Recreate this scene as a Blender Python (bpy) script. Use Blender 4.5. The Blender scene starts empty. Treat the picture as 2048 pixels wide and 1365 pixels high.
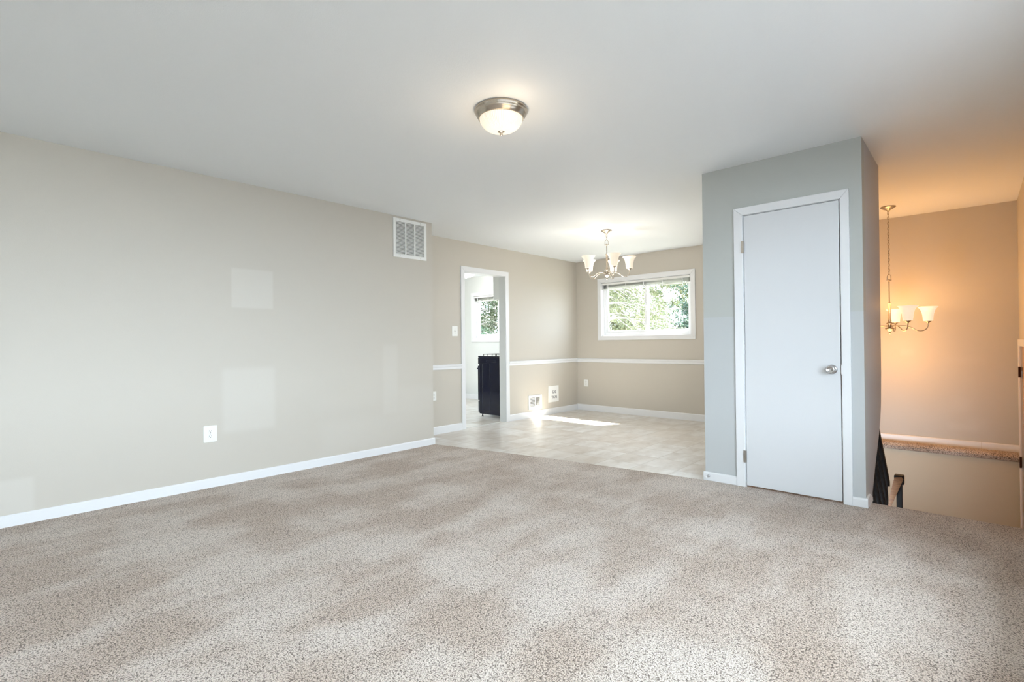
import bpy, bmesh, math, random
from mathutils import Vector, Matrix
random.seed(7)
S = bpy.context.scene
C = S.collection
PI = math.pi

# ------------------------------------------------------------------ camera
F_PX, YAW, PITCH, ROLL, CAM_H = 1008.2, 0.745, 0.0052, -0.0103, 1.0995
cd = bpy.data.cameras.new('camera'); cam = bpy.data.objects.new('camera', cd); C.objects.link(cam)
cd.sensor_width = 36.0; cd.lens = 36.0 * F_PX / 2048.0; cd.clip_start = 0.02; cd.clip_end = 200
v = Vector((-math.sin(YAW) * math.cos(PITCH), math.cos(YAW) * math.cos(PITCH), math.sin(PITCH)))
r = Vector((math.cos(YAW), math.sin(YAW), 0)); u = r.cross(v)
r2 = r * math.cos(ROLL) + u * math.sin(ROLL); u2 = u * math.cos(ROLL) - r * math.sin(ROLL)
M = Matrix((r2, u2, -v)).transposed().to_4x4(); M.translation = (0, 0, CAM_H)
cam.matrix_world = M
S.camera = cam

# ------------------------------------------------------------------ view + world + sun
S.view_settings.view_transform = 'Standard'; S.view_settings.look = 'None'
S.view_settings.gamma = 1.0; S.view_settings.use_curve_mapping = False
S.view_settings.exposure = 0.15
WORLD_STRENGTH = 12.0
w = bpy.data.worlds.new('sky'); S.world = w; w.use_nodes = True
bg = w.node_tree.nodes['Background']
bg.inputs['Color'].default_value = (0.77, 0.885, 1.0, 1); bg.inputs['Strength'].default_value = WORLD_STRENGTH
sd = bpy.data.lights.new('sun', 'SUN'); sd.energy = 55.0; sd.angle = math.radians(0.5); sd.color = (1, .96, .88)
sun = bpy.data.objects.new('sun', sd); C.objects.link(sun)
sun.rotation_euler = Vector((-.38, -.72, -1)).to_track_quat('-Z', 'Y').to_euler()
sun.location = (6, 12, 14)

# ------------------------------------------------------------------ helpers
def link(o, parent=None):
    C.objects.link(o)
    if parent is not None: o.parent = parent
    return o
def obj(name, bm, m, parent=None, smooth=False, bevel=0):
    me = bpy.data.meshes.new(name)
    bmesh.ops.recalc_face_normals(bm, faces=bm.faces[:])
    bm.to_mesh(me); bm.free()
    if smooth:
        for p in me.polygons: p.use_smooth = True
    me.materials.append(m)
    o = bpy.data.objects.new(name, me); link(o, parent)
    if bevel:
        b = o.modifiers.new('bevel', 'BEVEL'); b.width = bevel; b.segments = 2; b.limit_method = 'ANGLE'
    return o
def struct(name, bm, m, parent=None, **k):
    o = obj(name, bm, m, parent, **k)
    if parent is None: o['kind'] = 'structure'
    return o
def thing(name, label, cat, loc=(0, 0, 0), rz=0, group=None):
    o = bpy.data.objects.new(name, None); o.empty_display_size = .05; C.objects.link(o)
    o.location = loc; o.rotation_euler = (0, 0, rz); o['label'] = label; o['category'] = cat
    if group: o['group'] = group
    return o
def box(bm, x0, x1, y0, y1, z0, z1):
    vs = [bm.verts.new(p) for p in ((x0,y0,z0),(x1,y0,z0),(x1,y1,z0),(x0,y1,z0),(x0,y0,z1),(x1,y0,z1),(x1,y1,z1),(x0,y1,z1))]
    for f in ((0,3,2,1),(4,5,6,7),(0,1,5,4),(1,2,6,5),(2,3,7,6),(3,0,4,7)): bm.faces.new([vs[i] for i in f])
    return bm
def B(*a):
    bm = bmesh.new()
    for b in a: box(bm, *b)
    return bm
def lathe(bm, prof, n=40, c=(0, 0, 0), ripple=0, nr=0):
    rings = []
    for (rr, z) in prof:
        if rr < 1e-6: rings.append([bm.verts.new((c[0], c[1], c[2] + z))])
        else:
            ring = []
            for i in range(n):
                a = 2 * PI * i / n
                q = rr * (1 + ripple * math.cos(nr * a)) if nr else rr
                ring.append(bm.verts.new((c[0] + q * math.cos(a), c[1] + q * math.sin(a), c[2] + z)))
            rings.append(ring)
    for A, Bq in zip(rings, rings[1:]):
        for i in range(n):
            j = (i + 1) % n
            if len(A) == 1 and len(Bq) == 1: continue
            if len(A) == 1: bm.faces.new((A[0], Bq[i], Bq[j]))
            elif len(Bq) == 1: bm.faces.new((A[i], A[j], Bq[0]))
            else: bm.faces.new((A[i], A[j], Bq[j], Bq[i]))
    return bm
def tube(bm, pts, rad, n=10, closed=False):
    P = [Vector(p) for p in pts]; L = len(P); rings = []
    up = None
    for i, p in enumerate(P):
        if closed: t = (P[(i + 1) % L] - P[i - 1]).normalized()
        else: t = (P[min(i + 1, L - 1)] - P[max(i - 1, 0)]).normalized()
        if up is None:
            up = Vector((0, 0, 1)) if abs(t.z) < .9 else Vector((1, 0, 0))
        s = t.cross(up).normalized(); up = s.cross(t).normalized()
        rr = rad[i] if isinstance(rad, (list, tuple)) else rad
        rings.append([bm.verts.new(p + (s * math.cos(2*PI*k/n) + up * math.sin(2*PI*k/n)) * rr) for k in range(n)])
    R = range(L) if closed else range(L - 1)
    for i in R:
        A, Bq = rings[i], rings[(i + 1) % L]
        for k in range(n): bm.faces.new((A[k], A[(k+1)%n], Bq[(k+1)%n], Bq[k]))
    if not closed:
        bm.faces.new(rings[0]); bm.faces.new(rings[-1])
    return bm
def prism(bm, poly, axis, a, b):
    """poly: 2-D outline; extruded along axis from a to b"""
    def P(q, t):
        if axis == 0: return (t, q[0], q[1])
        if axis == 1: return (q[0], t, q[1])
        return (q[0], q[1], t)
    A = [bm.verts.new(P(q, a)) for q in poly]; D = [bm.verts.new(P(q, b)) for q in poly]
    bm.faces.new(A); bm.faces.new(D[::-1])
    n = len(poly)
    for i in range(n): bm.faces.new((A[i], D[i], D[(i+1)%n], A[(i+1)%n]))
    return bm
def spline(pts, n=8):
    out = []; P = [Vector(p) for p in pts]; P = [2*P[0]-P[1]] + P + [2*P[-1]-P[-2]]
    for i in range(1, len(P) - 2):
        for k in range(n):
            t = k / n; a, b, c, d = P[i-1:i+3]
            out.append(.5*((2*b) + (c-a)*t + (2*a-5*b+4*c-d)*t*t + (3*b-a-3*c+d)*t**3))
    out.append(P[-2]); return out

# ------------------------------------------------------------------ materials
def mat(name, col=(.8, .8, .8), rough=.5, metal=0, **k):
    m = bpy.data.materials.new(name); m.use_nodes = True
    p = m.node_tree.nodes['Principled BSDF']
    p.inputs['Base Color'].default_value = (*col, 1); p.inputs['Roughness'].default_value = rough
    p.inputs['Metallic'].default_value = metal
    for a, b in k.items(): p.inputs[a.replace('_', ' ')].default_value = b
    return m
class G:
    """small node-graph builder"""
    def __init__(s, m): s.t = m.node_tree; s.N = s.t.nodes; s.p = s.N['Principled BSDF']
    def n(s, ty, **k):
        o = s.N.new(ty)
        for a, b in k.items(): setattr(o, a, b)
        return o
    def l(s, a, b): s.t.links.new(a, b)
    def val(s, x, sock):
        if hasattr(x, 'is_output'): s.l(x, sock)
        else: sock.default_value = x
    def math(s, op, a, b=0, c=0, clamp=False):
        o = s.n('ShaderNodeMath', operation=op, use_clamp=clamp); s.val(a, o.inputs[0]); s.val(b, o.inputs[1]); s.val(c, o.inputs[2]); return o.outputs[0]
    def pos(s): return s.n('ShaderNodeNewGeometry').outputs['Position']
    def xyz(s, vv):
        o = s.n('ShaderNodeSeparateXYZ'); s.l(vv, o.inputs[0]); return o.outputs
    def noise(s, vv, scale, detail=2, rough=.5):
        o = s.n('ShaderNodeTexNoise'); s.l(vv, o.inputs['Vector']); o.inputs['Scale'].default_value = scale
        o.inputs['Detail'].default_value = detail; o.inputs['Roughness'].default_value = rough; return o.outputs['Fac']
    def mapping(s, vv, sc=(1,1,1), rot=(0,0,0), loc=(0,0,0)):
        o = s.n('ShaderNodeMapping'); s.l(vv, o.inputs[0]); o.inputs['Scale'].default_value = sc
        o.inputs['Rotation'].default_value = rot; o.inputs['Location'].default_value = loc; return o.outputs[0]
    def ramp(s, f, stops):
        o = s.n('ShaderNodeValToRGB'); e = o.color_ramp.elements
        while len(e) < len(stops): e.new(.5)
        for x, (p, c) in zip(e, stops): x.position = p; x.color = (*c, 1)
        s.l(f, o.inputs[0]); return o.outputs[0]
    def mix(s, f, a, b):
        o = s.n('ShaderNodeMix', data_type='RGBA'); s.val(f, o.inputs[0])
        s.val(a if hasattr(a, 'is_output') else (*a, 1), o.inputs[6]); s.val(b if hasattr(b, 'is_output') else (*b, 1), o.inputs[7]); return o.outputs[2]
    def bump(s, h, dist, strength=1.0):
        o = s.n('ShaderNodeBump'); s.l(h, o.inputs['Height']); o.inputs['Distance'].default_value = dist
        o.inputs['Strength'].default_value = strength; s.l(o.outputs[0], s.p.inputs['Normal'])
    def rect(s, a, b, a0, a1, b0, b1, soft=.012):
        def ss(x, e0, e1):
            o = s.n('ShaderNodeMapRange', interpolation_type='SMOOTHSTEP'); s.l(x, o.inputs[0])
            o.inputs[1].default_value = e0; o.inputs[2].default_value = e1; return o.outputs[0]
        m1 = s.math('MULTIPLY', ss(a, a0-soft, a0+soft), ss(a, a1+soft, a1-soft))
        m2 = s.math('MULTIPLY', ss(b, b0-soft, b0+soft), ss(b, b1+soft, b1-soft))
        return s.math('MULTIPLY', m1, m2)

WALL = (.555, .515, .455)
def wall_mat(name, patches=(), ax=1, base=WALL, light=(.60, .565, .51)):
    m = mat(name, base, .55); g = G(m); p = g.pos(); X = g.xyz(p)
    fine = g.noise(p, 260, 3); big = g.noise(p, 1.3, 2)
    col = g.mix(g.math('MULTIPLY', big, .35), base, tuple(c*.94 for c in base))
    for (a0, a1, z0, z1, amt, soft) in patches:
        f = g.math('MULTIPLY', g.rect(X[ax], X[2], a0, a1, z0, z1, soft), amt)
        col = g.mix(f, col, light)
    g.l(col, g.p.inputs['Base Color']); g.bump(fine, .0006, .5)
    return m
M_wall = wall_mat('wall_paint')
M_wall_kitchen = wall_mat('kitchen_paint', base=(.68, .70, .69), light=(.7, .7, .7))
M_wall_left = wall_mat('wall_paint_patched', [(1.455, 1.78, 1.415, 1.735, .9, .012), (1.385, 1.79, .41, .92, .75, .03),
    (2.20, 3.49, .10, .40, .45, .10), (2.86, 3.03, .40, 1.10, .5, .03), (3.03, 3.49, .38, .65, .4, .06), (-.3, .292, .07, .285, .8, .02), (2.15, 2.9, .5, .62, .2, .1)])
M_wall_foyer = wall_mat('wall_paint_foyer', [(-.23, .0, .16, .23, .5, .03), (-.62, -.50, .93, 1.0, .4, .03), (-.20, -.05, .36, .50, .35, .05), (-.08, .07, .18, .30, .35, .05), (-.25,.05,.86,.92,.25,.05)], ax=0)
M_wall_closet = wall_mat('wall_closet_cool_grey', [(-1.61, -.54, -1, 1.29, .5, .004)], ax=0, base=(.485, .50, .48), light=(.54, .56, .59))  # cooler grey than other walls, lighter and bluer below the paint seam
M_wall_closet_side = wall_mat('wall_closet_side_cool_grey', base=(.52, .525, .55))  # cool grey, slightly lighter and bluer than the closet front
M_wall_foyer_low = wall_mat('wall_foyer_lower_warm_lit', base=(.56, .49, .37))  # same paint as above, warm lamplight put into the colour
M_ceil = mat('ceiling_paint', (.83, .86, .885), .7); g = G(M_ceil); g.bump(g.noise(g.pos(), 190, 3), .0008, .5)
M_trim = mat('trim_white', (.78, .785, .80), .32)
M_door = mat('door_white', (.68, .69, .71), .38)
M_grey = mat('threshold_shaded_jamb', (.62, .62, .60), .5)  # threshold grey; on the far jamb it stands for shaded white trim
M_vinyl = mat('window_vinyl', (.84, .85, .87), .35)
M_plate = mat('plate_white', (.85, .85, .83), .3)
M_dark = mat('dark_slot', (.02, .02, .02), .6)
M_nickel = mat('brushed_nickel', (.50, .44, .37), .25, 1.0)
M_steel = mat('satin_steel', (.60, .60, .61), .25, 1.0)
M_brass = mat('antique_brass', (.50, .38, .22), .3, 1.0)
M_hinge = mat('hinge_steel', (.45, .43, .40), .35, 1.0)
M_hinge_dark = mat('hinge_bronze', (.06, .025, .02), .4, .6)
M_black = mat('black_enamel', (.006, .008, .022), .09)
M_iron = mat('cast_iron', (.02, .02, .02), .6)
M_blackpaint = mat('black_paint', (.004, .004, .005), .7)
M_wood = mat('rail_wood', (.28, .12, .045), .4); g = G(M_wood); pw = g.mapping(g.pos(), (3, 3, 40))
g.l(g.ramp(g.noise(pw, 6, 4), [(.3, (.16, .06, .02)), (.7, (.38, .18, .07))]), g.p.inputs['Base Color'])
M_cab = mat('cabinet_grey', (.66, .66, .64), .45)
M_text = mat('ink', (.09, .09, .11), .6)
M_slat = mat('blind_slat', (.80, .80, .78), .4)
M_vent = mat('vent_white', (.82, .82, .80), .4)
M_duct = mat('vent_dark', (.10, .095, .09), .8)
M_fdoor = mat('front_door_paint', (.48, .30, .20), .45)

M_glass = mat('window_glass', (1, 1, 1), 0.0)
nt = M_glass.node_tree; nt.nodes.clear()
o_ = nt.nodes.new('ShaderNodeOutputMaterial'); mx = nt.nodes.new('ShaderNodeMixShader'); tr = nt.nodes.new('ShaderNodeBsdfTransparent')
gl = nt.nodes.new('ShaderNodeBsdfGlossy'); gl.inputs['Roughness'].default_value = .02; mx.inputs[0].default_value = .05
tr.inputs[0].default_value = (.97, .985, .98, 1)
nt.links.new(tr.outputs[0], mx.inputs[1]); nt.links.new(gl.outputs[0], mx.inputs[2]); nt.links.new(mx.outputs[0], o_.inputs[0])

def shade_mat(name, col, strength, base=(.62, .60, .56)):
    m = mat(name, base, .3); g = G(m)
    g.p.inputs['Emission Color'].default_value = (*col, 1); g.p.inputs['Emission Strength'].default_value = strength
    return m
M_shade = shade_mat('frosted_shade_dining', (1.0, .82, .58), .50)
M_shade_f = shade_mat('frosted_shade_foyer', (1.0, .80, .56), .62)
M_bulb = shade_mat('bulb_glow', (1.0, .86, .62), 3.0)
M_dome = shade_mat('ribbed_glass_dome', (1.0, .86, .66), .62); g = G(M_dome); gx = g.xyz(g.n('ShaderNodeTexCoord').outputs['Object']); g.bump(g.math('SINE', g.math('MULTIPLY', g.math('ARCTAN2', gx[1], gx[0]), 72)), .002, .7)
M_kglow = shade_mat('kitchen_glass', (1.0, .97, .92), 1.2)

# carpet ------------------------------------------------------------
def carpet_mat(name, k=1.55):
    m = mat(name, (.6, .55, .5), .95); g = G(m); p = g.pos()
    warp = g.n('ShaderNodeTexNoise'); g.l(p, warp.inputs['Vector']); warp.inputs['Scale'].default_value = 40
    ad = g.n('ShaderNodeVectorMath', operation='MULTIPLY_ADD'); g.l(warp.outputs['Color'], ad.inputs[0])
    ad.inputs[1].default_value = (.012, .012, .012); g.l(p, ad.inputs[2]); pv = ad.outputs[0]
    vo = g.n('ShaderNodeTexVoronoi'); g.l(g.mapping(pv, (1, 1, .3)), vo.inputs['Vector']); vo.inputs['Scale'].default_value = 105*k
    d = vo.outputs['Distance']
    n1 = g.noise(g.mapping(p, (1, 1, .3)), 150*k, 2, .6)
    patch = g.noise(g.mapping(p, (1.5, .55, 1), (0, 0, .12)), 2.3, 3, .55)        # brushed-pile footprints
    patch2 = g.noise(g.mapping(p, (.6, 1.5, 1), (0, 0, -.5), (3, 1, 0)), 1.5, 2, .5)
    ps = g.math('ADD', g.math('MULTIPLY', patch, .6), g.math('MULTIPLY', patch2, .4))
    pr = g.n('ShaderNodeMapRange', interpolation_type='SMOOTHSTEP'); g.l(ps, pr.inputs[0]); pr.inputs[1].default_value = .40; pr.inputs[2].default_value = .60
    pf = pr.outputs[0]
    h = g.math('SUBTRACT', g.math('MULTIPLY', n1, 1.5), g.math('MULTIPLY', d, .75))   # tuft height ~ 0..1
    hh = g.math('ADD', h, g.math('MULTIPLY', pf, .06))
    col = g.ramp(hh, [(.10, (.12, .085, .065)), (.29, (.44, .365, .305)), (.48, (.74, .64, .565)), (.80, (.90, .80, .73))])
    tint = g.mix(g.math('MULTIPLY', pf, 1.0), (.86, .80, .75), (1, 1, 1))
    mm = g.n('ShaderNodeMix', data_type='RGBA', blend_type='MULTIPLY'); mm.inputs[0].default_value = 1
    g.l(col, mm.inputs[6]); g.l(tint, mm.inputs[7]); out = mm.outputs[2]
    g.l(out, g.p.inputs['Base Color']); g.bump(h, .006, .8)
    g.p.inputs['Sheen Weight'].default_value = .15
    return m
M_carpet = carpet_mat('beige_carpet')

# dining tile -------------------------------------------------------
M_tile = mat('stone_look_tile', (.6, .55, .5), .3); g = G(M_tile); p = g.pos(); T = .335
X = g.xyz(p)
tx = g.math('DIVIDE', g.math('ADD', X[0], 20 * T + 1.91), T); ty = g.math('DIVIDE', g.math('ADD', X[1], 20 * T - 4.14), T)
fx = g.math('FRACT', tx); fy = g.math('FRACT', ty)
ex = g.math('MINIMUM', fx, g.math('SUBTRACT', 1, fx)); ey = g.math('MINIMUM', fy, g.math('SUBTRACT', 1, fy))
edge = g.math('MINIMUM', ex, ey)
er = g.n('ShaderNodeMapRange', interpolation_type='SMOOTHSTEP'); g.l(edge, er.inputs[0]); er.inputs[1].default_value = .004; er.inputs[2].default_value = .016
idc = g.n('ShaderNodeCombineXYZ'); g.l(g.math('FLOOR', tx), idc.inputs[0]); g.l(g.math('FLOOR', ty), idc.inputs[1])
wn = g.n('ShaderNodeTexWhiteNoise', noise_dimensions='3D'); g.l(idc.outputs[0], wn.inputs['Vector'])
off = g.n('ShaderNodeVectorMath', operation='MULTIPLY_ADD'); g.l(wn.outputs['Color'], off.inputs[0]); off.inputs[1].default_value = (9, 9, 9); g.l(p, off.inputs[2])
mott = g.noise(g.mapping(off.outputs[0], (1.0, .45, 1)), 7, 5, .6)
base = g.ramp(mott, [(.28, (.50, .44, .38)), (.5, (.68, .645, .605)), (.72, (.82, .805, .785))])
tv = g.mix(g.math('MULTIPLY', wn.outputs['Value'], .4), base, (.55, .46, .37))
g.l(g.mix(er.outputs[0], (.48, .42, .36), tv), g.p.inputs['Base Color'])
g.bump(er.outputs[0], .001, .6); g.p.inputs['Roughness'].default_value = .28
M_ktile = M_tile

# ------------------------------------------------------------------ room shell
A, EB, A2, CY, GX, EY, K, R_, H = -4.412, 3.494, -4.905, 6.919, -1.602, 3.996, -.545, .301, 2.44
SY = -1.7                                   # wall behind the camera
WT = .12
def seg_wall(horizontal, fixed0, fixed1, s0, s1, z0, z1, holes):
    """wall slab with rectangular holes; s runs along it"""
    bm = bmesh.new(); hs = sorted(holes); cur = s0
    def bx(a, b, c, d):
        if b - a < 1e-5 or d - c < 1e-5: return
        if horizontal: box(bm, a, b, fixed0, fixed1, c, d)
        else: box(bm, fixed0, fixed1, a, b, c, d)
    for (a, b, c, d) in hs:
        bx(cur, a, z0, z1); bx(a, b, z0, c); bx(a, b, d, z1); cur = b
    bx(cur, s1, z0, z1); return bm

# ceiling over everything, one slab
struct('ceiling', B((-9.2, R_ + .15, SY - .15, CY + .15, H, H + .12)), M_ceil)
# living-room carpet follows the slanting seam with the tile
sx = [(-4.42, 3.49), (-4.281, 3.50), (-3.566, 3.67), (-2.962, 3.74), (-2.44, 3.80), (-2.006, 3.87), (-1.55, 3.985)]
sx = [(x, 3.497 + (3.985 - 3.497) * (x + 4.42) / 2.87 + (.035 * math.sin(PI * (x + 4.42) / 2.87))) for x in [-4.42 + i * .2871 for i in range(11)]]
poly = [(A, SY), (R_, SY), (R_, 4.10), (K - .02, 4.10), (K - .02, 4.05), (GX + .02, 4.05)] + sx[::-1]
struct('floor', prism(bmesh.new(), poly, 2, -.12, 0.0), M_carpet)
# stair nosing of the landing edge: rounded carpet lip
bm = bmesh.new(); prof = [(4.10, 0.0), (4.145, -.001), (4.160, -.010), (4.166, -.026), (4.158, -.042), (4.13, -.05), (4.10, -.05)]
prism(bm, prof, 0, K + .0, R_); struct('trim_1', bm, M_carpet)
# dining + kitchen floors (a hair below the carpet)
poly = [(A2 - .0, EB - .02), (A + .001, EB - .02)] + [(x, y - .03) for x, y in sx[1:]] + [(GX + .05, CY), (A2, CY)]
struct('floor_dining', prism(bmesh.new(), poly, 2, -.12, -.008), M_tile)
struct('floor_kitchen', B((-8.4, A2, 2.4, CY, -.12, -.008)), M_ktile)
struct('trim_2', B((A2 - .06, A2 - .045, 4.41, 5.18, -.008, -.004)), M_grey)

# walls
struct('wall_left', B((A - .6, A, SY, EB, 0, H)), M_wall_left)
DX0, DX1 = 4.41, 5.181                        # kitchen doorway
struct('wall_dining', seg_wall(False, A2 - .115, A2, EB, CY, -.1, H, [(DX0, DX1, -.1, 2.055)]), M_wall)
W1 = (-4.42, -2.95, 1.205, 2.058)             # dining window opening
W2 = (-7.42, -6.05, 1.205, 2.058)             # kitchen window opening
struct('wall_back', seg_wall(True, CY, CY + .16, A2 - .115, -1.5, -.2, H, [W1]), M_wall)
struct('wall_kitchen_back', seg_wall(True, CY, CY + .16, -8.4, A2 - .115, -.2, H, [W2]), M_wall_kitchen)
struct('wall_foyer', B((-1.5, R_ + .16, CY, CY + .16, -2.6, H)), M_wall_foyer)
struct('wall_foyer_lower', B((-1.5, R_, CY - .075, CY, -2.6, -.075)), M_wall_foyer_low)
struct('wall_dining_right', B((GX, -1.5, EY + .1, CY, -2.6, H)), M_wall)
FD0, FD1 = 5.90, 6.745                        # front door opening (Y)
LAND = -1.0
bm = seg_wall(False, R_, R_ + .16, SY, CY, -2.6, H, [(-1.5, 3.1, .42, 2.2), (FD0, FD1, LAND, 1.03)])
struct('wall_right', bm, M_wall)
struct('wall_front', seg_wall(True, SY - .15, SY, -5.1, R_ + .16, 0, H, [(-3.4, -2.8, .80, 1.9)]), M_wall)
struct('wall_kitchen_left', seg_wall(False, -8.55, -8.4, 2.3, CY + .1, -.1, H, [(3.6, 5.4, .0, 2.1)]), M_wall)
struct('wall_kitchen_front', B((-8.4, A2 - .115, 2.3, 2.42, -.1, H)), M_wall)
struct('wall_jog', B((A2 - .12, A2 - .1, 2.42, EB, -.1, H)), M_wall)

# closet: front wall with door opening, right side wall cut over the down flight
CD = (-1.286, -.676, .012, 2.045)
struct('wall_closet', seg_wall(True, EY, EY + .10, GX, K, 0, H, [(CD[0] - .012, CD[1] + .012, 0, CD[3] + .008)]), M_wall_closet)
poly = [(EY + .10, -.12), (4.262, -.12), (4.268, .05), (4.42, .20), (4.586, .36), (4.665, .45), (4.715, .52), (4.75, .62), (4.784, .85), (4.784, H), (EY + .10, H)]
poly[2] = (4.275, .04)
struct('wall_closet_side', prism(bmesh.new(), poly, 0, K - .09, K), M_wall_closet_side)
struct('wall_closet_rear', B((-1.5, K - .09, 4.69, 4.784, .9, H)), M_wall)
struct('floor_closet', B((GX + .02, K - .09, EY + .1, 4.69, -.12, 0.0)), M_carpet)

# baseboards, chair rails, casings
def run(axis, fixed, s0, s1, z0, z1, t, cap=.006):
    """moulding strip along X (axis 0) or Y (axis 1), sticking out by t from plane fixed"""
    bm = bmesh.new(); sgn = 1 if t > 0 else -1; t = abs(t)
    pr = [(fixed, z0), (fixed + sgn*t, z0), (fixed + sgn*t, z1 - cap*1.6), (fixed + sgn*(t - cap), z1), (fixed, z1)]
    return prism(bm, pr, axis, s0, s1)
def rail(axis, fixed, s0, s1, z0, z1, sgn):
    a = fixed; h = z1 - z0
    pr = [(a, z0), (a + sgn*.010, z0), (a + sgn*.014, z0 + h*.12), (a + sgn*.014, z0 + h*.45), (a + sgn*.022, z0 + h*.62), (a + sgn*.024, z0 + h*.9), (a + sgn*.016, z1), (a, z1)]
    return prism(bmesh.new(), pr, axis, s0, s1)
struct('baseboard_left', run(1, A, SY, EB + .012, 0, .072, .013), M_trim)
struct('baseboard_left_return', run(0, EB, A2, A, -.008, .072, .013), M_trim)
struct('baseboard_dining', run(1, A2, EB, 4.345, -.008, .084, .013), M_trim)
struct('baseboard_dining_far', run(1, A2, 5.249, CY, -.008, .084, .013), M_trim)
struct('baseboard_back', run(0, CY, A2, GX, -.008, .088, -.013), M_trim)
struct('baseboard_dining_right', run(1, GX, EY + .1, CY - .013, -.008, .084, -.013), M_trim)
struct('trim_15', rail(1, GX, EY + .1, CY - .024, .783, .846, -1), M_trim)
struct('baseboard_kitchen', run(0, CY, -8.4, A2 - .115, -.008, .09, -.013), M_trim)
struct('baseboard_closet', run(0, EY, GX - .013, -1.354, 0, .068, -.013), M_trim, bevel=.003)
struct('baseboard_closet_right', run(0, EY, -.618, K + .012, 0, .062, -.013), M_trim, bevel=.003)
struct('baseboard_closet_side', prism(bmesh.new(), [(EY, 0), (4.20, 0), (4.19, .03), (4.10, .068), (EY, .062)], 0, K, K + .012), M_trim)
struct('baseboard_right', run(1, R_, SY, 4.1, 0, .072, -.013), M_trim)
struct('baseboard_foyer', run(0, CY, -1.5, .02, -.005, .062, -.014), M_trim)
struct('baseboard_foyer_end', run(0, CY, .0215, R_, -.005, .062, -.014), M_trim)
struct('trim_3', rail(1, A2, EB, 4.345, .783, .845, 1), M_trim)
struct('trim_4', rail(1, A2, 5.249, CY, .783, .848, 1), M_trim)
struct('trim_5', rail(0, CY, A2, GX, .783, .846, -1), M_trim)
# rounded carpeted ledge along the foyer wall
pr = [(CY, -.005), (CY - .07, -.005), (CY - .10, -.018), (CY - .112, -.045), (CY - .10, -.078), (CY - .07, -.092), (CY, -.092)]
M_ledge = carpet_mat('ledge_carpet', 1.9)
struct('trim_6', prism(bmesh.new(), pr, 0, -1.5, R_), M_ledge)

def casing(name, axis, fixed, o0, o1, i0, i1, zb, zt_i, zt_o, t, m=M_trim, mitre=True):
    """three-sided door casing with mitred corners"""
    bm = bmesh.new()
    for poly in ([(o0, zb), (i0, zb), (i0, zt_i), (o0, zt_o)], [(o1, zb), (i1, zb), (i1, zt_i), (o1, zt_o)], [(o0, zt_o), (i0, zt_i), (i1, zt_i), (o1, zt_o)]):
        prism(bm, poly, 1 - axis, fixed, fixed + t)
    return struct(name, bm, m, bevel=.003)
casing('trim_7', 1, A2, 4.345, 5.249, 4.408, 5.181, -.008, 2.052, 2.116, .014)
bm = B((A2 - .118, A2 + .002, DX0 - .02, DX0 + .004, -.008, 2.056), (A2 - .118, A2 + .002, DX0, DX1, 2.05, 2.07))
struct('trim_8', bm, M_trim)
struct('trim_9', B((A2 - .118, A2 + .001, DX1 - .004, DX1 + .02, -.008, 2.056)), M_grey)  # far jamb in grey: its shade is put into the colour
casing('trim_10', 0, EY, -1.358, -.616, CD[0] - .008, CD[1] + .008, .0, CD[3] + .006, 2.110, -.016)
bm = B((CD[0] - .012, CD[0] - .004, EY, EY + .10, 0, CD[3] + .01), (CD[1] + .004, CD[1] + .012, EY, EY + .10, 0, CD[3] + .01), (CD[0], CD[1], EY, EY + .10, CD[3] + .004, CD[3] + .012))
struct('trim_11', bm, M_trim)

# closet door
d = struct('door_1', B((CD[0], CD[1], EY - .006, EY + .030, .014, CD[3])), M_door, bevel=.002)
for z in (1.81, .232):
    h = bmesh.new(); lathe(h, [(0, -.045), (.006, -.045), (.006, .045), (0, .045)], 12, (CD[0] - .006, EY - .020, z))
    for k in range(5): box(h, CD[0] - .0135, CD[0] + .001, EY - .0275, EY - .0125, z - .044 + k*.0185, z - .030 + k*.0185)
    box(h, CD[0] - .018, CD[0] + .004, EY - .018, EY - .014, z - .045, z + .045)
    hg = obj('hinge', h, M_hinge, d); hg['label'] = 'grey steel butt hinge'
kb = bmesh.new(); prof = [(0, 0), (.033, 0), (.033, .004), (.028, .009), (.013, .012), (.012, .028), (.018, .034), (.027, .042), (.0290, .052), (.0275, .060), (.021, .066), (.0195, .0635), (0, .061)]
lathe(kb, prof, 32); bmesh.ops.rotate(kb, verts=kb.verts, cent=(0,0,0), matrix=Matrix.Rotation(PI/2, 3, 'X'))
bmesh.ops.translate(kb, verts=kb.verts, vec=(-.7265, EY - .006, .902))
kn = obj('knob', kb, M_steel, d, smooth=True); kn['label'] = 'round satin steel knob'
obj('strike_plate', B((CD[1] + .005, CD[1] + .020, EY - .0175, EY - .0155, .87, .935)), M_trim, d)

# front door down in the foyer
casing('trim_12', 1, R_, FD1 + .062, FD0 - .062, FD1, FD0, LAND, 1.03, 1.092, -.016)
d2 = struct('door_2', B((R_ + .012, R_ + .055, FD0 + .003, FD1 - .003, LAND + .01, 1.025)), M_fdoor)
for z in (.782, -.07, -.85):
    h = bmesh.new(); lathe(h, [(0, -.05), (.008, -.05), (.008, .05), (0, .05)], 12, (R_ - .010, FD1 - .008, z))
    box(h, R_ - .018, R_ - .012, FD1 - .024, FD1 + .010, z - .05, z + .05)
    obj('hinge', h, M_hinge_dark, d2)['label'] = 'dark bronze hinge'

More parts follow.
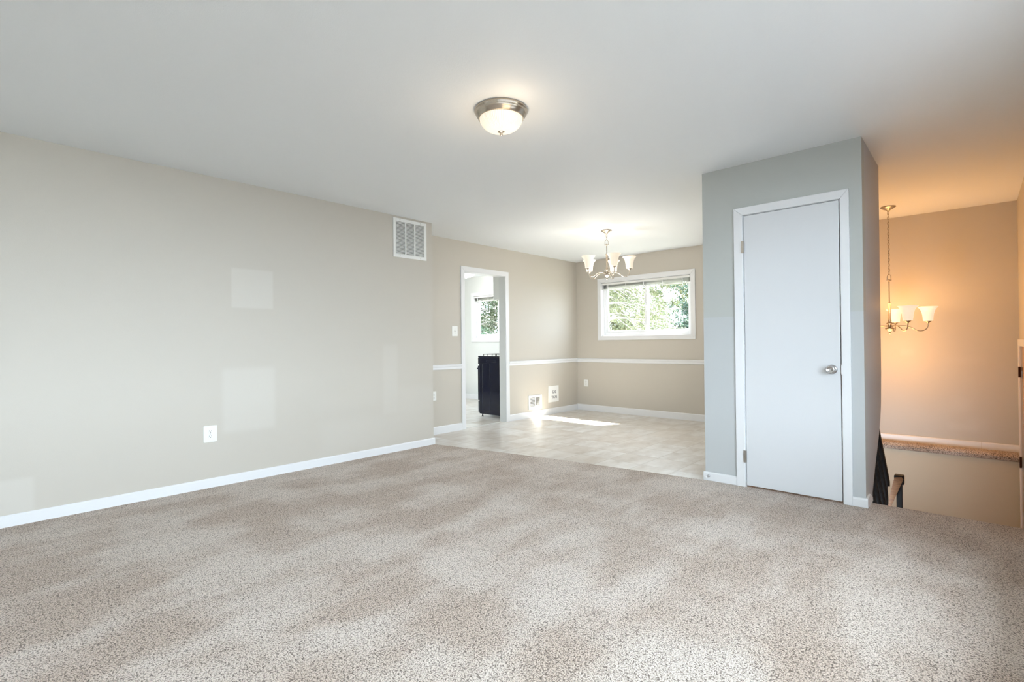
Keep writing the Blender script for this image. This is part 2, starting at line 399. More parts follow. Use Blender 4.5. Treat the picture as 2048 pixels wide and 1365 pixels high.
# stairs and landing
for i in range(5):
    pass
bm = bmesh.new()
y = 4.10
for i in range(1, 5):
    box(bm, K + .001, R_, 4.05 + (i-1)*.26 - (.0 if i > 1 else 0), 4.16 + i*.26, -.2*i - .2, -.2*i - .001 if i < 5 else LAND)
box(bm, -1.5, R_, 5.2, CY - .076, LAND - .15, LAND)
struct('floor_stairs', bm, M_carpet)
bm = bmesh.new()
for i in range(1, 8): box(bm, -1.5, -.68, 5.2 - i*.25, 5.2 - (i-1)*.25 + .02, LAND - .2*i - .2, LAND - .2*i)
struct('floor_lower_stairs', bm, M_carpet)
struct('wall_stair_under', B((K - .02, K, 4.12, 5.2, -2.6, -.9), (K - .02, R_, 4.02, 4.10, -2.6, -.12)), M_wall)
struct('floor_lower', B((-1.5, R_, 3.0, CY, -2.7, -2.6)), M_carpet)

# ------------------------------------------------------------------ windows
def window(name, W, y, mull, sl):
    x0, x1, z0, z1 = W
    bm = bmesh.new(); cw = .066; t = .016
    o0, o1, b0, b1 = x0 - cw, x1 + cw, z0 - cw, z1 + cw
    for poly in ([(o0,b0),(x0,z0),(x0,z1),(o0,b1)], [(o1,b0),(x1,z0),(x1,z1),(o1,b1)], [(o0,b1),(x0,z1),(x1,z1),(o1,b1)], [(o0,b0),(x0,z0),(x1,z0),(o1,b0)]):
        prism(bm, poly, 1, y - t, y)
    root = struct(name, bm, M_trim, bevel=.003)
    # reveal
    obj('window_reveal', B((x0 - .001, x0 + .008, y, y + .16, z0, z1), (x1 - .008, x1 + .001, y, y + .16, z0, z1), (x0, x1, y, y + .16, z1 - .008, z1), (x0, x1, y, y + .16, z0, z0 + .008)), M_vinyl, root)
    f = .042; yy = y + .055
    obj('window_frame', B((x0+.008, x0+.008+f, yy, yy+.09, z0+.008, z1-.008), (x1-.008-f, x1-.008, yy, yy+.09, z0+.008, z1-.008),
        (x0+.008+f, x1-.008-f, yy, yy+.09, z1-.008-f, z1-.008), (x0+.008+f, x1-.008-f, yy, yy+.09, z0+.008, z0+.008+f)), M_vinyl, root, bevel=.002)
    a0, a1, c0, c1 = x0 + .05, x1 - .05, z0 + .05, z1 - .05
    s = .034
    def sash(xa, xb, ya, nm):
        sh = obj(nm, B((xa, xa+s, ya, ya+.028, c0, c1), (xb-s, xb, ya, ya+.028, c0, c1), (xa+s, xb-s, ya, ya+.028, c1-s, c1), (xa+s, xb-s, ya, ya+.028, c0, c0+s)), M_vinyl, root, bevel=.002)
        obj('glass', B((xa+s, xb-s, ya+.012, ya+.016, c0+s, c1-s)), M_glass, sh)
        return sh
    sh = sash(a0, mull + .018, yy + .012, 'sliding_sash')
    obj('latch', B((mull - .012, mull + .012, yy, yy + .012, (c0+c1)/2 - .03, (c0+c1)/2 + .03)), M_vinyl, sh)
    sash(mull - .018, a1, yy + .050, 'fixed_sash')
    return root
window('window_1', W1, CY, -3.681, 1)
window('window_2', W2, CY, -6.79, 1)

def blind(name, label, W, y, drop=.055):
    x0, x1, z0, z1 = W[0] + .014, W[1] - .014, W[2], W[3]
    t = thing(name, label, 'blind', ((x0 + x1)/2, y + .028, z1 - .012), group=None)
    hx = (x1 - x0)/2
    obj('headrail', B((-hx, hx, -.024, .024, -.030, 0)), M_slat, t, bevel=.002)
    bm = bmesh.new(); n = 18; zz = -.036
    for i in range(n):
        z = zz - i * drop / n; c = .0008*(i % 3)
        prism(bm, [(-.0125, z), (0, z + .0016), (.0125, z), (0, z + .0006)], 0, -hx + .004 + c, hx - .004 - c)
    obj('slat_stack', bm, M_slat, t)
    obj('bottom_rail', B((-hx + .004, hx - .004, -.013, .013, zz - drop - .014, zz - drop - .003)), M_slat, t, bevel=.002)
    for k in (-.86, -.42, 0, .42, .84):
        obj('ladder_tape', B((k*hx - .006, k*hx + .006, -.0155, -.0142, zz - drop - .014, -.028)), M_trim, t)
    bm = bmesh.new(); tube(bm, [(-hx + .09, -.026, -.02), (-hx + .092, -.026, -.45)], .003, 6)
    obj('tilt_wand', bm, M_slat, t)
    return t
blind('window_blind', 'raised white mini blind at the top of the dining room window', W1, CY)
blind('window_blind', 'raised white mini blind on the kitchen window seen through the doorway', W2, CY)

# two big windows behind and beside the camera that light the living room
def plain_window(name, horizontal, f0, W, n, sgn):
    a0, a1, z0, z1 = W; s = .05; bm = bmesh.new()
    def bx(a, b, c, d_, y0=f0 + .04*sgn, y1=f0 + .09*sgn, tgt=None):
        y0, y1 = min(y0, y1), max(y0, y1)
        box(tgt if tgt is not None else bm, *((a, b, y0, y1) if horizontal else (y0, y1, a, b)), c, d_)
    bx(a0, a0+s, z0, z1); bx(a1-s, a1, z0, z1); bx(a0+s, a1-s, z1-s, z1); bx(a0+s, a1-s, z0, z0+s)
    for k in range(1, n): x = a0 + (a1-a0)*k/n; bx(x - .025, x + .025, z0+s, z1-s)
    root = struct(name, bm, M_vinyl)
    g2 = bmesh.new(); bx(a0+s, a1-s, z0+s, z1-s, f0 + .06*sgn, f0 + .064*sgn, g2); obj('glass', g2, M_glass, root)
plain_window('window_3', True, SY, (-3.4, -2.8, .80, 1.9), 3, -1)
plain_window('window_4', False, R_, (-1.5, 3.1, .42, 2.2), 2, 1)
plain_window('window_kitchen_added', False, -8.4, (3.6, 5.4, 0, 2.1), 2, -1)  # unseen window, added to brighten the kitchen
# roof overhang at the back; an added, unseen sun blocker at right
struct('trim_13', B((-9.2, R_ + .3, CY + .16, CY + .60, H + .04, H + .14)), M_trim)
struct('trim_14', B((R_ + .16, R_ + 1.15, SY - .5, CY + .60, H + .04, H + .14)), M_trim)

def portal(loc, rot, sx_, sy_, nm):
    L = bpy.data.lights.new(nm, 'AREA'); L.shape = 'RECTANGLE'; L.size = sx_; L.size_y = sy_
    L.cycles.is_portal = True
    o = bpy.data.objects.new(nm, L); C.objects.link(o); o.location = loc; o.rotation_euler = rot
portal(((W1[0]+W1[1])/2, CY + .17, 1.63), (PI/2, 0, PI), 1.47, .85, 'portal_dining')
portal(((W2[0]+W2[1])/2, CY + .17, 1.63), (PI/2, 0, PI), 1.37, .85, 'portal_kitchen')
portal((-3.1, SY - .16, 1.35), (PI/2, 0, 0), .6, 1.1, 'portal_front')
portal((R_ + .17, .8, 1.31), (PI/2, 0, PI/2), 4.6, 1.78, 'portal_right')
portal((-8.56, 4.5, 1.05), (PI/2, 0, -PI/2), 1.8, 2.1, 'portal_kitchen_left')

# ------------------------------------------------------------------ small wall things
def rbox(bm, hx, hz, y0, y1, r=.006):
    pts = []
    for cx, cz, a0 in ((hx-r, hz-r, 0), (-hx+r, hz-r, 90), (-hx+r, -hz+r, 180), (hx-r, -hz+r, 270)):
        for k in range(5):
            a = math.radians(a0 + k*22.5); pts.append((cx + r*math.cos(a), cz + r*math.sin(a)))
    return prism(bm, pts, 1, y0, y1)
def outlet(label, loc, rz, hx=.045, hz=.063):
    # local: faces -Y, wall plane at y=0
    t = thing('wall_outlet', label, 'outlet', loc, rz)
    obj('cover_plate', rbox(bmesh.new(), hx, hz, -.006, 0), M_plate, t, bevel=.002)
    for z in (.020, -.020):
        bm = bmesh.new()
        pts = [(.0165*math.cos(a), z + max(-.0125, min(.0125, .0165*math.sin(a)))) for a in [2*PI*i/28 for i in range(28)]]
        prism(bm, pts, 1, -.009, -.005)
        rc = obj('receptacle', bm, M_plate, t, bevel=.001)
        sl = B((-.0085, -.0060, -.0098, -.008, z + .000, z + .0085), (.0058, .0080, -.0098, -.008, z + .001, z + .0080))
        lathe_ = bmesh.new(); prism(sl, [(.0028*math.cos(a), z - .0065 + .0028*math.sin(a)) for a in [2*PI*i/12 for i in range(12)]], 1, -.0098, -.008)
        lathe_.free(); obj('slot', sl, M_dark, rc)
    bm = bmesh.new(); prism(bm, [(.003*math.cos(a), .003*math.sin(a)) for a in [2*PI*i/12 for i in range(12)]], 1, -.0072, -.005)
    obj('screw', bm, M_steel, t)
    return t
outlet('white duplex outlet on the left living room wall above the carpet', (A, 1.294, .4185), PI/2, .047, .064)
outlet('white duplex outlet on the wall below the dining room window', (-4.731, CY, .44), 0, .042, .058)
outlet('sliver of white outlet plate showing past the end of the left wall', (A2, 3.892, .466), PI/2, .036, .057)
t = thing('light_switch', 'white toggle light switch left of the kitchen doorway', 'light switch', (A2, 4.239, 1.266), PI/2)
obj('cover_plate', rbox(bmesh.new(), .047, .064, -.006, 0), M_plate, t, bevel=.002)
bm = B((-.005, .005, -.016, -.005, -.002, .012)); tg = obj('toggle', bm, M_plate, t)
obj('toggle_slot', B((-.0065, .0065, -.0066, -.005, -.014, .014)), M_dark, t)
for z in (.03, -.03):
    bm = bmesh.new(); prism(bm, [(.003*math.cos(a), z + .003*math.sin(a)) for a in [2*PI*i/10 for i in range(10)]], 1, -.0072, -.005); obj('screw', bm, M_steel, t)

# return-air grille high on the left wall
t = thing('return_air_grille', 'white louvred return air grille high on the left wall by the corner', 'vent', (A, 3.203, 2.215), PI/2)
W_, Hh = .212, .2035
bm = bmesh.new(); b = .033
box(bm, -W_, W_, -.008, 0, Hh - b, Hh); box(bm, -W_, W_, -.008, 0, -Hh, -Hh + b)
box(bm, -W_, -W_ + b, -.008, 0, -Hh + b, Hh - b); box(bm, W_ - b, W_, -.008, 0, -Hh + b, Hh - b)
for x in (-.0585, .0585): box(bm, x - .0065, x + .0065, -.008, 0, -Hh + b, Hh - b)
obj('frame', bm, M_vent, t, bevel=.0015)
n = 26; sp = 2*(Hh - b)/n
bm = bmesh.new()
for i in range(n):
    z = -Hh + b + sp*(i + .5)
    prism(bm, [(-.0075, z - .0050), (-.0068, z - .0060), (-.0005, z + .0030), (-.0012, z + .0040)], 0, -W_ + b, W_ - b)
obj('louvres', bm, M_vent, t)
obj('duct_backing', B((-W_ + b, W_ - b, -.0012, -.0002, -Hh + b, Hh - b)), M_duct, t)
for x, z in ((-.13, Hh - .014), (.13, Hh - .014), (-.13, -Hh + .014), (.13, -Hh + .014)):
    bm = bmesh.new(); prism(bm, [(x + .0035*math.cos(a), z + .0035*math.sin(a)) for a in [2*PI*i/10 for i in range(10)]], 1, -.0095, -.007)
    obj('screw', bm, M_hinge, t)

# low supply register
t = thing('supply_register', 'small white supply register low on the dining wall above the baseboard', 'vent', (A2, 5.815, .217), PI/2)
W_, Hh, b = .155, .103, .040
bm = B((-W_, W_, -.010, 0, Hh - .036, Hh), (-W_, W_, -.010, 0, -Hh, -Hh + .045), (-W_, -W_ + b, -.010, 0, -Hh + .045, Hh - .036), (W_ - b, W_, -.010, 0, -Hh + .045, Hh - .036), (-.008, .012, -.010, 0, -Hh + .045, Hh - .036))
obj('frame', bm, M_vent, t, bevel=.002)
bm = bmesh.new()
for i in range(6):
    z = -Hh + .052 + i*.0205
    prism(bm, [(-.008, z), (-.007, z - .001), (-.001, z + .007), (-.002, z + .008)], 0, -W_ + b, -.008)
obj('louvres', bm, M_vent, t)
bm = bmesh.new()
for i in range(8):
    x = .016 + i*.0125
    prism(bm, [(x, -.008), (x + .001, -.0085), (x + .010, -.0025), (x + .009, -.002)], 2, -Hh + .045, Hh - .036)
obj('louvres', bm, M_vent, t)
obj('duct_backing', B((-W_ + b, W_ - b, -.0012, -.0002, -Hh + .045, Hh - .036)), M_duct, t)

# gas valve cover with lettering
t = thing('access_cover', 'white square cover plate lettered GAS VALVE on the dining wall', 'access cover', (A2, 6.266, .303), PI/2)
obj('cover_plate', rbox(bmesh.new(), .130, .127, -.006, 0, .004), M_plate, t, bevel=.002)
def text(s, size, loc, parent, m, sx_=1.0):
    cu = bpy.data.curves.new('lettering', 'FONT'); cu.body = s; cu.size = size; cu.align_x = 'CENTER'; cu.align_y = 'CENTER'; cu.extrude = .0006; cu.offset = size*.012
    tmp = bpy.data.objects.new('lettering_src', cu); C.objects.link(tmp)
    me = bpy.data.meshes.new_from_object(tmp.evaluated_get(bpy.context.evaluated_depsgraph_get()))
    bpy.data.objects.remove(tmp); me.materials.clear(); me.materials.append(m)
    o = bpy.data.objects.new('lettering', me); link(o, parent); o.location = loc; o.rotation_euler = (PI/2, 0, 0); o.scale = (sx_, 1, 1)
    return o
text('GAS', .060, (.012, -.0068, .030), t, M_text, .85)
text('VALVE', .060, (.016, -.0068, -.052), t, M_text, .78)

# spring door stop on the closet baseboard
t = thing('door_stop', 'small steel door stop on the baseboard at the closet corner', 'door stop', (-1.572, EY - .013, .036), 0)
bm = bmesh.new(); lathe(bm, [(0, 0), (.011, 0), (.011, .004), (.006, .008), (0, .008)], 16)
bmesh.ops.rotate(bm, verts=bm.verts, cent=(0,0,0), matrix=Matrix.Rotation(PI/2, 3, 'X')); obj('base', bm, M_steel, t, smooth=True)
bm = bmesh.new(); tube(bm, [(.0055*math.cos(a), -.006 - a*.0009, .0055*math.sin(a)) for a in [i*PI/5 for i in range(75)]], .0013, 5); obj('spring', bm, M_steel, t, smooth=True)
bm = bmesh.new(); lathe(bm, [(0, .046), (.0075, .046), (.0075, .058), (.005, .062), (0, .062)], 16)
bmesh.ops.rotate(bm, verts=bm.verts, cent=(0,0,0), matrix=Matrix.Rotation(PI/2, 3, 'X')); obj('tip', bm, M_trim, t, smooth=True)

# ------------------------------------------------------------------ lamps
def point(nm, loc, power, col, parent, rad=.02):
    L = bpy.data.lights.new(nm, 'POINT'); L.energy = power; L.color = col; L.shadow_soft_size = rad
    o = bpy.data.objects.new(nm, L); link(o, parent); o.location = loc; return o
# flush mount
t = thing('flush_mount_ceiling_light', 'round flush ceiling light with nickel rim and ribbed glass bowl in living room', 'ceiling light', (-1.99, 2.085, H))
bm = bmesh.new(); lathe(bm, [(.128, 0), (.150, -.001), (.153, -.006), (.152, -.014), (.146, -.019), (.147, -.024), (.141, -.034), (.136, -.038), (.135, -.044), (.131, -.046), (.130, -.051), (.124, -.053), (.120, -.046)], 64)
obj('metal_rim', bm, M_nickel, t, smooth=True)
bm = bmesh.new(); prof = []
for i in range(15):
    a = i/14*PI/2; prof.append((.123*math.cos(a)**.85 if i < 14 else .012, -.046 - .081*math.sin(a)))
lathe(bm, prof, 192, ripple=.008, nr=48)
obj('glass_bowl', bm, M_dome, t, smooth=True)
bm = bmesh.new(); lathe(bm, [(0, -.120), (.020, -.122), (.021, -.126), (.012, -.130), (.007, -.133), (.009, -.138), (.008, -.145), (.004, -.149), (0, -.150)], 24)
obj('finial', bm, M_nickel, t, smooth=True)
bm = bmesh.new()
point('fixture_light', (0, 0, -.34), 2.6, (1, .78, .52), t, .10)
point('fixture_light', (.19, -.10, -.13), 0.30, (1, .78, .52), t, .06)  # added side light outside the bowl, widens the ceiling halo

def chandelier(label, loc, drop, chain_len, rod_thin, rod_thick, R, rot, shade_m, power, col, glow, gcol=None):
    t = thing('chandelier', label, 'chandelier', loc)
    bm = bmesh.new(); lathe(bm, [(0, 0), (.064, 0), (.066, -.005), (.058, -.012), (.040, -.024), (.022, -.033), (.011, -.040), (.008, -.052), (0, -.054)], 40)
    obj('canopy', bm, M_nickel, t, smooth=True)
    z = -.050
    # chain of oval links
    bm = bmesh.new(); L = .034; n = max(1, round(chain_len / (L*.76))); st = chain_len / n
    for i in range(n):
        cz = z - st*(i + .5); a = (i % 2)*PI/2 + .5
        pts = []
        for k in range(14):
            q = 2*PI*k/14; x = .0085*math.cos(q); zz = (st*.5 + .005)*math.sin(q)
            pts.append((x*math.cos(a), x*math.sin(a), cz + zz))
        tube(bm, pts, .0019, 6, closed=True)
    tube(bm, [(0.003*math.sin(i*1.3), 0.003*math.cos(i*1.3), z - chain_len*i/12) for i in range(13)], .0014, 5)
    obj('chain', bm, M_nickel, t, smooth=True)
    z -= chain_len
    # stirrup loop at the top of the stem
    dx = Vector((math.cos(.745), math.sin(.745), 0))
    bm = bmesh.new(); lp = [(-.019, -.062), (-.019, -.03), (-.013, -.010), (0, -.002), (.013, -.010), (.019, -.03), (.019, -.062)]
    tube(bm, spline([(dx.x*a, dx.y*a, z + b_) for a, b_ in lp], 5), .0028, 8)
    tube(bm, [(dx.x*-.024, dx.y*-.024, z - .060), (dx.x*.024, dx.y*.024, z - .060)], .004, 8)
    lathe(bm, [(0, -.050), (.009, -.054), (.010, -.066), (.005, -.074), (0, -.074)], 16, (0, 0, z))
    obj('hanging_loop', bm, M_nickel, t, smooth=True)
    z -= .070
    zb = -drop                                   # lowest finial tip
    hub = zb + .075
    bm = bmesh.new(); zt = hub + .035 + rod_thick
    pr = [(0, z - zb*0), (.0045, z), (.0045, zt + .002), (.013, zt), (.0135, zt - .006), (.0115, zt - .012), (.0115, hub + .075), (.017, hub + .062), (.014, hub + .055), (.018, hub + .045), (.030, hub + .035), (.030, hub + .030), (.016, hub + .024), (.016, hub - .004), (.034, hub - .010), (.040, hub - .016), (.036, hub - .026), (.018, hub - .042), (.008, hub - .050), (.006, hub - .056), (.012, hub - .062), (.010, hub - .070), (0, zb)]
    lathe(bm, pr, 28); obj('stem', bm, M_nickel, t, smooth=True)
    ang0 = math.atan2(-loc[1], -loc[0])           # towards the viewer
    for k in range(5):
        ph = math.radians(rot + 72*k); a = ang0 + ph
        D = Vector((math.cos(a), math.sin(a), 0))
        P = [(.015, hub + .008), (.06, hub + .008), (R*.42, hub + .006), (R*.58, hub - .014), (R*.72, hub - .042), (R*.86, hub - .044), (R*.965, hub - .022), (R, hub + .012), (R, hub + .034)]
        bm = bmesh.new(); tube(bm, spline([tuple(D*x + Vector((0, 0, zz))) for x, zz in P], 5), .0048, 10)
        arm = obj('arm', bm, M_nickel, t, smooth=True)
        c = (D.x*R, D.y*R, hub + .030)
        bm = bmesh.new(); lathe(bm, [(0, -.006), (.007, -.004), (.010, .003), (.024, .013), (.027, .018), (.024, .020), (0, .020)], 24, c)
        obj('shade_cup', bm, M_nickel, arm, smooth=True)
        bm = bmesh.new()
        outer = [(.020, .0205), (.036, .021), (.0385, .026), (.041, .050), (.045, .085), (.052, .115), (.062, .137), (.078, .155), (.080, .158)]
        inner = [(q - .003, zz) for q, zz in outer[::-1]]
        lathe(bm, outer + [(.079, .160)] + inner[:-2] + [(.018, .026)], 36, c)
        obj('glass_shade', bm, shade_m, arm, smooth=True)
        bm = bmesh.new(); lathe(bm, [(.010, .026), (.012, .050), (.020, .075), (.024, .095), (.020, .115), (.010, .124), (0, .126)], 16, c)
        obj('bulb', bm, M_bulb, arm, smooth=True)
        point('fixture_light', (c[0], c[1], c[2] + .175), power, col, arm, .035)
    point('hub_fill_light', (0, 0, hub - .25), glow, gcol or col, t, .26)  # added fill light under the hub, no bulb there
    return t
chandelier('nickel five-light chandelier hanging on a short chain in the dining room', (-3.233, 5.187, H), .590, .062, 0, .20,   .262, 18, M_shade, .22, (1, .80, .56), 25, (1, .95, .87))
chandelier('nickel five-light chandelier hanging on a long chain over the foyer stairs', (-.644, 6.308, H), 1.285, .63, 0, .21, .305, 27, M_shade_f, 2.6, (1, .51, .17), 21)

# kitchen ceiling light
t = thing('kitchen_ceiling_light', 'flush white kitchen ceiling light with metal bracket seen through the doorway', 'ceiling light', (-6.75, 6.12, H))
bm = bmesh.new(); lathe(bm, [(0, 0), (.075, 0), (.078, -.010), (.05, -.022), (.012, -.026), (.010, -.05), (0, -.05)], 28); obj('canopy', bm, M_steel, t, smooth=True)
bm = bmesh.new(); tube(bm, [(-.17, -.02, -.052), (.17, .02, -.052)], .006, 8); tube(bm, [(-.02, .17, -.052), (.02, -.17, -.052)], .006, 8); obj('bracket', bm, M_steel, t)
bm = bmesh.new(); lathe(bm, [(.165, -.058), (.160, -.085), (.13, -.115), (.07, -.135), (0, -.14)], 36); obj('glass_bowl', bm, M_kglow, t, smooth=True)
bm = bmesh.new(); lathe(bm, [(0, -.135), (.014, -.138), (.014, -.146), (.006, -.152), (0, -.158)], 16); obj('finial', bm, M_steel, t, smooth=True)
point('fixture_light', (0, 0, -.26), 16, (1, .97, .94), t, .1)

# ------------------------------------------------------------------ kitchen range and cabinet
t = thing('kitchen_range', 'black gas range in the kitchen seen through the doorway', 'range', (-5.33, 5.72, 0))
x0, x1, y0, y1 = -.285, .305, -.385, .375        # local box; front faces -X, back on the dividing wall
bm = B((x0, x1, y0, y1, .035, .895)); obj('body', bm, M_black, t, bevel=.006)
def ring_panel(bm, xa, xb, za, zb, y, w=.006, d=.004, rr=.02):
    P = []
    for cx, cz, a0 in ((xb-rr, zb-rr, 0), (xa+rr, zb-rr, 90), (xa+rr, za+rr, 180), (xb-rr, za+rr, 270)):
        for k in range(5):
            a = math.radians(a0 + k*22.5); P.append((cx + rr*math.cos(a), y, cz + rr*math.sin(a)))
    tube(bm, P, w*.5, 6, closed=True)
bm = bmesh.new(); ring_panel(bm, x0 + .075, x0 + .24, .085, .80, y0 - .001); ring_panel(bm, x0 + .17, x0 + .36, .82, .85, y0 - .001, rr=.012)
obj('side_embossing', bm, M_black, t, smooth=True)
obj('cooktop', B((x0 - .015, x1, y0 - .004, y1 + .004, .895, .915)), M_black, t, bevel=.004)
obj('backguard', B((x1 - .05, x1, y0, y1, .915, 1.0)), M_black, t, bevel=.005)
dr = obj('oven_door', B((x0 - .035, x0 - .002, y0 + .006, y1 - .006, .235, .765)), M_black, t, bevel=.006)
bm = bmesh.new(); tube(bm, [(x0 - .078, y0 + .04, .72), (x0 - .078, y1 - .04, .72)], .011, 10); tube(bm, [(x0 - .03, y0 + .06, .72), (x0 - .078, y0 + .06, .72)], .008, 8); tube(bm, [(x0 - .03, y1 - .06, .72), (x0 - .078, y1 - .06, .72)], .008, 8)
obj('handle', bm, M_black, dr)
obj('drawer', B((x0 - .030, x0 - .002, y0 + .006, y1 - .006, .055, .225)), M_black, t, bevel=.006)
obj('control_panel', B((x0 - .028, x0 - .002, y0 + .004, y1 - .004, .79, .89)), M_black, t, bevel=.006)
for k in range(5):
    bm = bmesh.new(); lathe(bm, [(0, 0), (.02, 0), (.018, .02), (0, .022)], 16); bmesh.ops.rotate(bm, verts=bm.verts, cent=(0,0,0), matrix=Matrix.Rotation(-PI/2, 3, 'Y'))
    bmesh.ops.translate(bm, verts=bm.verts, vec=(x0 - .028, y0 + .10 + k*.14, .84)); obj('knob', bm, M_black, t)
for yc in (-.19, .18):
    bm = bmesh.new()
    for yy in (yc - .13, yc + .13): tube(bm, [(x0 + .04, yy, .915), (x0 + .04, yy, .942), (x1 - .09, yy, .942), (x1 - .09, yy, .915)], .006, 6)
    for i in range(6):
        xx = x0 + .04 + i*(x1 - .09 - x0 - .04)/5; tube(bm, [(xx, yc - .13, .942), (xx, yc + .13, .942)], .005, 6); tube(bm, [(xx, yc - .13, .942), (xx, yc - .13, .915)], .005, 6)
    obj('burner_grate', bm, M_iron, t)
for xx, yy in ((x0 + .04, y0 + .03), (x0 + .04, y1 - .03), (x1 - .06, y0 + .03), (x1 - .06, y1 - .03)):
    bm = bmesh.new(); lathe(bm, [(0, -.008), (.018, -.008), (.018, 0), (.009, .004), (.009, .035), (0, .035)], 14, (xx, yy, 0)); obj('foot', bm, M_blackpaint, t)

t = thing('wall_cabinet', 'grey kitchen wall cabinet above the range seen through the doorway', 'cabinet', (-5.02, 5.71, 1.753))
obj('body', B((-.250, 0, -.378, .378, 0, .55)), M_cab, t, bevel=.002)
for ya, yb in ((-.376, -.002), (.002, .376)):
    dd = obj('door', B((-.270, -.252, ya, yb, .003, .547)), M_cab, t, bevel=.003)
    bm = bmesh.new(); lathe(bm, [(0, 0), (.006, 0), (.005, .012), (.012, .02), (0, .026)], 14); bmesh.ops.rotate(bm, verts=bm.verts, cent=(0,0,0), matrix=Matrix.Rotation(-PI/2, 3, 'Y'))
    bmesh.ops.translate(bm, verts=bm.verts, vec=(-.270, (yb - .03 if ya < -.1 else ya + .03), .05)); obj('knob', bm, M_steel, dd)

# ------------------------------------------------------------------ stair railing
t = thing('stair_balustrade', 'black stair balustrade sloping down behind the closet corner', 'railing', (-.575, 4.85, -.7))
def L(p): return (p[0] + .575, p[1] - 4.85, p[2] + .7)
sl = -(.395/.43)
def ztop(y): return .31 + sl*(y - 4.85)
bm = bmesh.new()
for o2 in ((0, 0), ):
    ya, yb = 4.40, 5.29
    pts = [(ya - 4.85, ztop(ya) - .05), (yb - 4.85, ztop(yb) - .05), (yb - 4.85, ztop(yb)), (ya - 4.85, ztop(ya))]
    prism(bm, [(p_[0], p_[1] + .7) for p_ in pts], 0, -.022, .022)
obj('top_rail', bm, M_blackpaint, t, bevel=.004)
bm = bmesh.new(); pts = [(4.40 - 4.85, ztop(4.40) - .90), (5.29 - 4.85, ztop(5.29) - .90), (5.29 - 4.85, ztop(5.29) - .84), (4.40 - 4.85, ztop(4.40) - .84)]
prism(bm, [(p_[0], p_[1] + .7) for p_ in pts], 0, -.02, .02); obj('bottom_rail', bm, M_blackpaint, t)
y = 4.43
while y < 5.24:
    bm = bmesh.new(); h = .84; n = 26; z0 = ztop(y) - .88 + .7; rings = []
    for i in range(n + 1):                          # square bar twisted along its length
        a = i/n*PI*2.5; c_, s_ = math.cos(a)*.015, math.sin(a)*.015
        rings.append([bm.verts.new((px*1.0, y - 4.85 + py, z0 + h*i/n)) for px, py in ((c_, s_), (-s_, c_), (-c_, -s_), (s_, -c_))])
    for q, w_ in zip(rings, rings[1:]):
        for k in range(4): bm.faces.new((q[k], q[(k+1)%4], w_[(k+1)%4], w_[k]))
    obj('baluster', bm, M_blackpaint, t); y += .062
# newel and oak handrail of the lower flight
t = thing('newel_post', 'black newel post with wood-sided cap rising from the stair landing', 'post', (-.505, 5.45, LAND))
obj('post', B((-.020, .020, -.02, .02, 0, .855)), M_blackpaint, t, bevel=.003)
obj('cap', B((-.034, .034, -.035, .035, .855, .935)), M_blackpaint, t, bevel=.008)
bm = bmesh.new(); dz = -.22
prism(bm, [(-.03, .915), (.020, .925), (.030, .905), (-.055, .66), (-.075, .66), (-.062, .76)], 1, -.045, -.030)
obj('handrail_end', bm, M_wood, t)['label'] = 'brown wood handrail end'

# ------------------------------------------------------------------ outdoors
M_grass = mat('dry_lawn', (.22, .21, .17), .9); g = G(M_grass); g.l(g.ramp(g.noise(g.pos(), 3, 4), [(.3, (.19, .19, .15)), (.7, (.30, .28, .23))]), g.p.inputs['Base Color'])
struct('ground', B((-40, 30, CY + .5, 45, -1.3, -1.2), (-40, -9.2, -30, CY + .5, -1.3, -1.2)), M_grass)
M_dark_ground = mat('dark_ground', (.045, .047, .052), .9); g = G(M_dark_ground); g.bump(g.noise(g.pos(), 60, 3), .004, .6)
struct('ground_dark', B((R_ + .3, 30, -30, CY + .5, -1.3, -1.2), (-9.2, R_ + .3, -30, SY - .3, -1.3, -1.2)), M_dark_ground)  # unseen ground, made dark to cut sun bounce through the right window
def leafmat(nm, a, b):
    m = mat(nm, a, .6); g = G(m); g.l(g.ramp(g.noise(g.pos(), 2.5, 3), [(.35, a), (.65, b)]), g.p.inputs['Base Color'])
    g.p.inputs['Transmission Weight'].default_value = 0; return m
M_leaf1 = leafmat('leaf_yellow_green', (.07, .095, .04), (.17, .18, .09))
M_leaf2 = leafmat('leaf_deep_green', (.02, .05, .035), (.05, .10, .05))
M_leaf3 = leafmat('leaf_dark_green', (.015, .03, .008), (.04, .06, .015))  # darker leaf green for the kitchen tree
M_bark = mat('bark_grey', (.24, .225, .21), .9)
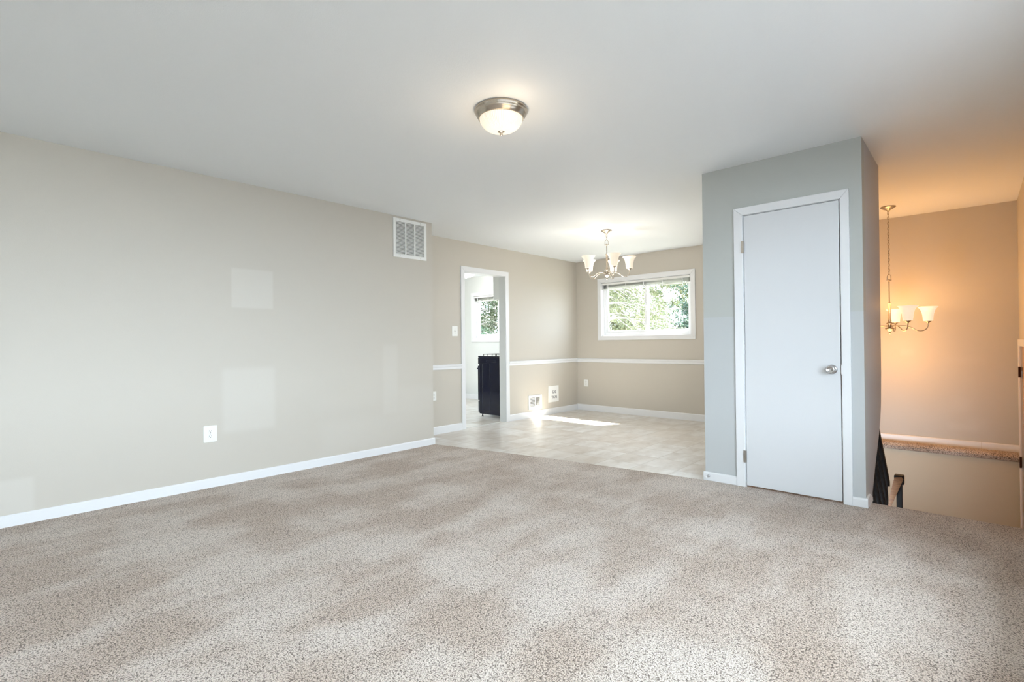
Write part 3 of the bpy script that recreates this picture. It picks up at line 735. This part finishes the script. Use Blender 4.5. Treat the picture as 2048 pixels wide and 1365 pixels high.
def tree(label, x, y, h, rad, lm, nleaf, ls, seed, droop=.5, zc=.5, nb=34):
    rnd = random.Random(seed)
    t = thing('tree', label, 'tree', (x, y, -1.2), group=None)
    bm = bmesh.new(); top = h*.92
    tube(bm, [(0, 0, 0), (.05, .02, h*.3), (-.04, .05, h*.6), (0, 0, top)], [.16, .13, .08, .02], 10)
    tips = []
    for i in range(nb):
        z = h*(.18 + .72*i/nb); a = rnd.uniform(0, 2*PI); Lr = rad*(1.05 - .65*i/nb)*rnd.uniform(.7, 1.1)
        p0 = Vector((0, 0, z)); D = Vector((math.cos(a), math.sin(a), 0)); pts = [p0]
        for k in range(1, 7):
            s_ = k/6; pts.append(p0 + D*Lr*s_ + Vector((rnd.uniform(-.05, .05), rnd.uniform(-.05, .05), Lr*(.35*s_ - droop*s_*s_))))
        tube(bm, pts, [.035*(1 - .8*k/6) for k in range(7)], 5)
        for q in range(22):
            k = rnd.randint(2, 6); b0 = pts[k]; a2 = a + rnd.uniform(-1.2, 1.2)
            e = b0 + Vector((math.cos(a2), math.sin(a2), rnd.uniform(-.9, .15)))*rnd.uniform(.3, .9)
            tube(bm, [b0, (b0 + e)/2 + Vector((0, 0, .04)), e], [.010, .007, .003], 4); tips.append((b0, e))
    obj('trunk', bm, M_bark, t)
    bm = bmesh.new()
    for i in range(nleaf):
        b0, e = rnd.choice(tips); c = b0.lerp(e, rnd.random()*1.1) + Vector([rnd.gauss(0, .10) for _ in range(3)])
        ax = Vector([rnd.gauss(0, 1) for _ in range(3)]).normalized(); bx_ = ax.orthogonal().normalized(); s_ = ls*rnd.uniform(.6, 1.3)
        cc = ax*s_; dd = bx_*s_*.38
        bm.faces.new([bm.verts.new(c - cc), bm.verts.new(c + dd), bm.verts.new(c + cc), bm.verts.new(c - dd)])
    f = obj('foliage', bm, lm, t); f['kind'] = 'stuff'
tree('yellow-green leafy tree outside the left pane of the dining window', -7.2, 11.0, 6.5, 2.2, M_leaf1, 42000, .030, 3)
tree('bluish green tree outside the right pane of the dining window', -5.7, 16.6, 7.5, 2.0, M_leaf2, 30000, .055, 5, .6)
tree('leafy tree outside the kitchen window', -12.6, 11.3, 6.0, 2.7, M_leaf3, 42000, .036, 9)
tree('tall pale tree far behind the yellow-green tree outside the dining window', -11.5, 22.0, 10.0, 3.6, M_leaf1, 30000, .09, 11)
tree('leafy tree standing right of the others beyond the dining window', -1.0, 14.0, 7.0, 2.4, M_leaf2, 26000, .06, 17)
tree('bushy tree far behind the one outside the kitchen window', -18.5, 18.5, 8.0, 3.4, M_leaf2, 30000, .08, 13)
